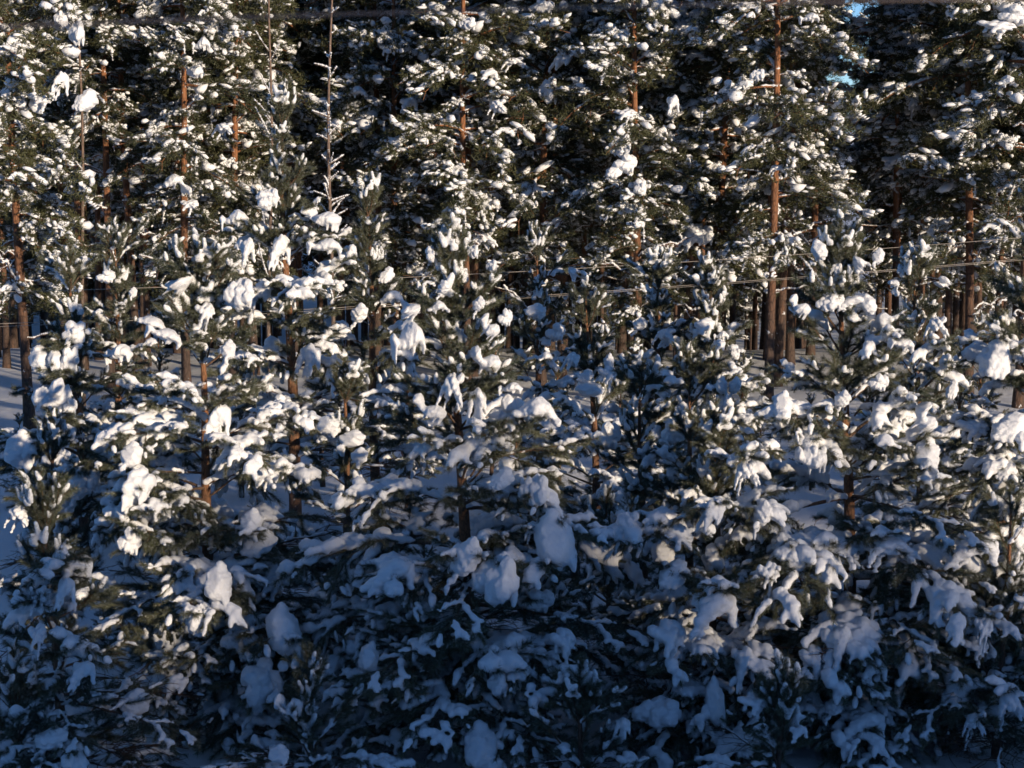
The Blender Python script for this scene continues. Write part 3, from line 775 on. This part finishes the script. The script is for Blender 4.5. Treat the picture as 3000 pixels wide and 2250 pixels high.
def forest_pine(x, d, k, rz, s, label, group, clumps=(), sway=0):
    p = px(x, 900, d); gz = ground_z(p.x, d)
    root = link('forest_pine', None, None, (p.x, d, gz - .05), (0, R(sway), rz), s)
    tag(root, label, 'tree', group)
    link('trunk', PINES[k][0], root); link('crown', PINES[k][1], root)['kind'] = 'stuff'
    link('snow', PINES[k][2], root)['kind'] = 'stuff'
    inv = (Matrix.Translation(Vector((p.x, d, gz - .05))) @ Matrix.Rotation(rz, 4, 'Z') @ Matrix.Scale(s, 4)).inverted()
    for i, (cx, cy, w, h, style, dd) in enumerate(clumps):
        q = inv @ px(cx, cy, d - dd)
        link('snow_clump', CLUMP[style][i % 4], root, q, (0, 0, -rz + RNG.uniform(-.4, .4)), (w / FPX * d, (w + h) * .5 / FPX * d, h / FPX * d))

FRONT = [  # trunk x in the photo, distance, variant, label, snow clumps
    (68, 39, 0, 'tall forest pine on the lone dark trunk at the left edge', [(110, 300, 75, 60, 'fan', 1.2), (165, 250, 40, 80, 'fan', 1.2), (240, 290, 60, 65, 'pillow', 1.0), (170, 45, 45, 60, 'pillow', 1), (210, 95, 50, 70, 'pillow', 1)]),
    (-60, 43, 1, 'tall forest pine half outside the left frame edge', []),
    (235, 47, 4, 'bare-stemmed pine at the left of the dark forest gap', []),
    (320, 45, 5, 'bare-stemmed pine lit orange low in the dark forest gap', []),
    (395, 48, 4, 'bare-stemmed pine in the middle of the dark forest gap', []),
    (412, 52, 5, 'thin bare-stemmed pine just right of the gap middle', []),
    (548, 44, 2, 'edge pine with thick orange lower stem left of the tallest sapling', [(570, 210, 60, 40, 'pillow', 1), (590, 135, 55, 50, 'roll', 1.2), (655, 385, 70, 50, 'fan', 1.2), (520, 540, 80, 60, 'roll', 1.2), (555, 610, 55, 50, 'fan', 1)]),
    (690, 46, 0, 'edge pine with orange stem behind the tallest sapling leader', [(640, 20, 55, 30, 'pillow', 1), (685, 245, 45, 45, 'fan', 1)]),
    (735, 48, 1, 'slender orange-stemmed pine close to the tallest sapling leader', [(750, 265, 50, 60, 'fan', 1)]),
    (860, 50, 3, 'edge pine behind the bare grey sapling', []),
    (1165, 47, 0, 'edge pine with olive crown left of the curved bare limb', [(1135, 155, 40, 55, 'fan', 1), (1200, 310, 60, 50, 'fan', 1), (1050, 270, 60, 35, 'roll', 1.2)]),
    (1360, 44, 1, 'edge pine with lit orange middle stem above the central sapling', [(1365, 70, 55, 40, 'pillow', 1), (1430, 220, 60, 35, 'fan', 1.2), (1455, 320, 60, 60, 'fan', 1.2)]),
    (1385, 48, 4, 'second orange stem just right of the central edge pine', []),
    (1590, 45, 2, 'edge pine carrying the biggest round snow mass below the top edge', [(1605, 265, 60, 80, 'pillow', 1.2), (1590, 20, 70, 45, 'pillow', 1.2), (1500, 190, 75, 45, 'fan', 1.2), (1640, 180, 70, 60, 'fan', 1.2), (1690, 245, 40, 45, 'fan', 1), (1530, 560, 70, 55, 'fan', 1), (1410, 710, 80, 70, 'fan', 1)]),
    (1640, 47, 4, 'bare orange stem between the young open pine and its neighbour', []),
    (1860, 43, 2, 'edge pine with the column of piled white snow on its left side', [(1815, 430, 60, 70, 'pillow', 1.5), (1830, 480, 70, 60, 'pillow', 1.5), (1800, 500, 55, 45, 'pillow', 1.5), (1880, 550, 50, 50, 'pillow', 1.3), (1830, 345, 60, 50, 'fan', 1.3), (1970, 310, 40, 60, 'fan', 1.3)]),
    (1975, 46, 1, 'edge pine with dull orange stem right of the piled snow column', [(2040, 40, 60, 35, 'pillow', 1.3), (2010, 90, 28, 40, 'fan', 1.3), (2030, 170, 70, 40, 'fan', 1.3), (2020, 700, 100, 90, 'fan', 1.5), (2060, 690, 60, 60, 'pillow', 1.5)]),
    (2262, 42, 1, 'stout orange-trunked pine with snowy dead limbs right of centre', [(2215, 220, 40, 35, 'pillow', 1), (2365, 55, 60, 35, 'roll', 1), (2270, 500, 50, 35, 'fan', 1)]),
    (2290, 46, 4, 'thinner orange trunk standing against the stout limbed pine', []),
    (2322, 50, 5, 'third dim orange trunk right behind the stout limbed pine', []),
    (2105, 45, 0, 'edge pine with dense speckled crown left of the stout limbed pine', [(2010, 100, 50, 60, 'fan', 1)]),
    (2375, 52, 5, 'pine standing just left of the gap of blue sky', []),
    (2620, 58, 4, 'orange-topped pine standing against the patch of blue sky', []),
    (2785, 47, 1, 'edge pine with orange stem left of the right edge crowns', [(2670, 310, 50, 90, 'fan', 1), (2620, 480, 80, 45, 'fan', 1), (2710, 720, 70, 60, 'fan', 2)]),
    (2835, 44, 0, 'edge pine with twin orange stem near the right edge', [(2950, 545, 100, 90, 'fan', 1.4), (2820, 410, 80, 50, 'fan', 1.2)]),
    (2990, 42, 3, 'edge pine cut by the right frame edge under heavy white caps', [(2905, 90, 110, 60, 'fan', 1.4), (2960, 45, 90, 60, 'pillow', 1.4), (2940, 240, 60, 35, 'roll', 1.3)]),
]
for i, (x, d, k, lb, cl) in enumerate(FRONT):
    forest_pine(x, d, k, i * 2.39, RNG.uniform(.94, 1.06), lb, 'tall pines at the forest edge', cl, RNG.uniform(-1, 1))

# deeper forest
pts = []
GAPS = [(2390, 2570, 50), (830, 930, 60), (1240, 1300, 60)]
for d in np.arange(50, 78, 2.6):
    half = 1650 / FPX * d
    x = -half + RNG.uniform(0, 2)
    while x < half:
        dd = d + RNG.uniform(-1.4, 1.4); xx = x + RNG.uniform(-.7, .7)
        ppx = xx / dd * FPX + 1500
        if not any(a < ppx < b and dd > lim for a, b, lim in GAPS):
            pts.append((ppx, dd))
        x += 2.0 + (d - 50) * .02
for i, (x, d) in enumerate(pts):
    k = int(RNG.choice([1, 3, 4, 4, 5, 5] if d < 62 else [0, 1, 3, 4, 5]))
    forest_pine(x, d, k, RNG.uniform(0, 6.28), RNG.uniform(.85, 1.08),
                'tall snowy pine standing deeper in the forest behind the edge trees', 'pines deeper in the forest', (), RNG.uniform(-1.2, 1.2))

# the far forest, and an added unseen wood behind the camera that casts shade
def wood_mass(spots, H0, H1, zc, ntri, size, nsnow, seed):
    rng = np.random.default_rng(seed); t, nd, sn = MB(), MB(), MB()
    for x, y in spots:
        H = rng.uniform(H0, H1); g = ground_z(x, y); lx = rng.uniform(-.3, .3)
        t.tube(np.array([(x, y, g - .1), (x + lx * .4, y, g + H * .45), (x + lx, y, g + H)]), np.array([.13, .09, .02]), 5)
        z = zc + (H - zc) * rng.uniform(0, 1, ntri) ** 1.1
        r = (1.9 - 1.6 * (z - zc) / (H - zc)) * rng.uniform(0, 1, ntri) ** .6; a = rng.uniform(0, 6.283, ntri)
        P = np.stack([x + lx * z / H + r * np.cos(a), y + r * np.sin(a), g + z], 1)
        D = np.stack([np.cos(a), np.sin(a), rng.uniform(-.6, .6, ntri)], 1) + rng.normal(size=(ntri, 3)) * .5
        D /= np.linalg.norm(D, axis=1)[:, None]
        nd.needles(P, D, size * rng.uniform(.6, 1.3, ntri), size * .55, rng)
        if nsnow:
            i = rng.choice(ntri, nsnow)
            sn.addm(small_lumps(P[i] + np.array([0, 0, .08]), rng.lognormal(-2.5, .4, nsnow), rng), np.eye(4))
    return t.arrays(), nd.arrays(), sn.arrays()
spots = []
for d in np.arange(80, 128, 3.4):
    half = 1700 / FPX * d; x = -half
    while x < half:
        xx, dd = x + RNG.uniform(-.8, .8), d + RNG.uniform(-1.5, 1.5)
        q = xx / dd * FPX + 1500
        if not any(a < q < b for a, b, lim in GAPS): spots.append((xx, dd))
        x += 2.6
t_, n_, s_ = wood_mass(spots, 14, 16.5, 4.0, 420, .34, 34, 77)
far = tag(link('forest', to_mesh('forest', t_, M_BARK)), 'dim far forest of trunks and crowns behind the standing pines', 'forest', None, 'stuff')
link('crown', to_mesh('crown', n_, M_NEEDLEFAR, False), far)['kind'] = 'stuff'
link('snow', to_mesh('snow', s_, M_SNOWFAR), far)['kind'] = 'stuff'
spots = [(x + RNG.uniform(-1, 1), y + RNG.uniform(-1, 1)) for x in np.arange(-60, 150, 2.0) for y in (-44, -46.5, -49, -51.5)]
t_, n_, s_ = wood_mass(spots, 10.8, 14.0, .2, 420, 1.0, 0, 78)  # shade caster out of view, its height set by the shadow edge
back = tag(link('forest', to_mesh('forest', t_, M_BARK)), 'unseen wood added behind the viewer to shade the foreground', 'forest', None, 'stuff')
link('crown', to_mesh('crown', n_, M_NEEDLEFAR, False), back)['kind'] = 'stuff'

# unseen trees added past the right frame edge to shade ground and forest
for i, (x, y, d) in enumerate([(3150, 900, 31), (3280, 850, 30), (3380, 880, 35), (3120, 900, 36), (3250, 860, 39), (3560, 860, 34), (3650, 840, 29), (3500, 800, 27), (3850, 780, 25), (3200, 800, 29), (3750, 850, 30), (4050, 820, 28), (3420, 850, 33), (3950, 870, 33), (4200, 900, 31)]):
    sapling(x, y, d, i % 3, i * 1.3, 'unseen young pine added past the right frame edge for its shade', 'added shade-casting young pines past the right edge')
for i, (x, d) in enumerate([(3160, 44), (3330, 43), (3480, 47), (3620, 45), (3800, 48), (3300, 51), (3560, 52), (3750, 54)]):
    forest_pine(x, d, i % 4, i * 1.9, 1.0, 'unseen tall pine added past the right frame edge for its shade', 'added shade-casting forest pines past the right edge')

# ---------------------------------------------------------------- leafless saplings
def bare_tree(apex, base_x, d, label, stubs, Lb, up):
    rng = np.random.default_rng(int(apex[0]))
    top = px(apex[0], apex[1], d); bx = px(base_x, 900, d).x; gz = ground_z(bx, d); H = top.z - gz
    root = link('bare_sapling', None, None, (bx, d, gz - .05)); tag(root, label, 'tree')
    tc = trunk_curve(H, (top.x - bx, 0), 0, rng, 20); mb = MB()
    mb.tube(tc, np.linspace(.05, .018, 20), 8)
    link('trunk', to_mesh('trunk', mb.arrays(), M_GREYBARK), root)
    for k in range(stubs):
        z = H * rng.uniform(.3, .97); L = Lb * rng.uniform(.4, 1.1) * (1.25 - z / H)
        m = MB(); sn = MB()
        S = polyline((0, 0, 0), 0, R(up + rng.uniform(-20, 15)), R(up + rng.uniform(-30, 20)), L, 5, rng, .15)
        m.tube(S, np.linspace(.013, .004, 6), 5)
        C = [q + np.array([0, 0, .022]) for q in resample(S, .035)[0]]
        b = link('branch', to_mesh('branch', m.arrays(), M_GREYBARK), root, at_z(tc, z), (0, 0, rng.uniform(0, 6.28)))
        link('snow', to_mesh('snow', small_lumps(C, rng.uniform(.014, .026, len(C)), rng), M_SNOWFAR), b)['kind'] = 'stuff'
bare_tree((965, -60), 972, 37, 'leafless grey sapling with short snow-lined stub branches', 46, .7, 38)
bare_tree((232, -30), 236, 40, 'thin leafless stem poking up before the left crowns', 12, .3, 40)
bare_tree((795, -40), 780, 41, 'leafless sapling with fine upswept grey twigs near the top edge', 12, 1.3, 55)

# ---------------------------------------------------------------- wires
def wire(name, pts_, d, r, m, label, cat, group=None, ext=0):
    P = [np.array(px(x, y, dd)) for (x, y), dd in zip(pts_, d)]
    P = np.array(P)
    t = P[:, 0]; co = [np.polyfit(t, P[:, i], 2) for i in (1, 2)]
    X = np.linspace(t.min() - ext, t.max() + ext, 60)
    Q = np.stack([X, np.polyval(co[0], X), np.polyval(co[1], X)], 1)
    mb = MB(); mb.tube(Q, r, 8)
    return tag(link(name, to_mesh(name, mb.arrays(), m)), label, cat, group)
up_ = [(0, 856), (500, 840), (1131, 815), (1705, 786), (2136, 760), (2931, 701)]
lo_ = [(0, 949), (497, 926), (1457, 873), (1873, 847), (2384, 808), (2832, 772)]
lo2 = [(0, 957), (497, 933), (1457, 878), (1873, 851), (2384, 812), (2832, 776)]
wire('overhead_wire', up_, [32] * 6, .004, M_WIRE, 'upper thin pale wire crossing behind the young pines', 'wire', None, 12)
wire('overhead_wire', lo_, [32] * 6, .004, M_WIRE, 'middle thin pale wire, upper strand of the lower pair', 'wire', None, 12)
wire('overhead_wire', lo2, [32.3] * 6, .0036, M_WIRE, 'lowest thin pale wire, lower strand of the lower pair', 'wire', None, 12)
wire('overhead_cable', [(0, 78), (800, 50), (1500, 26), (2200, 10), (3000, -4)], [3.4] * 5, .0024, M_CABLE, 'thick blurred dark cable crossing just under the top edge', 'cable', None, 6)
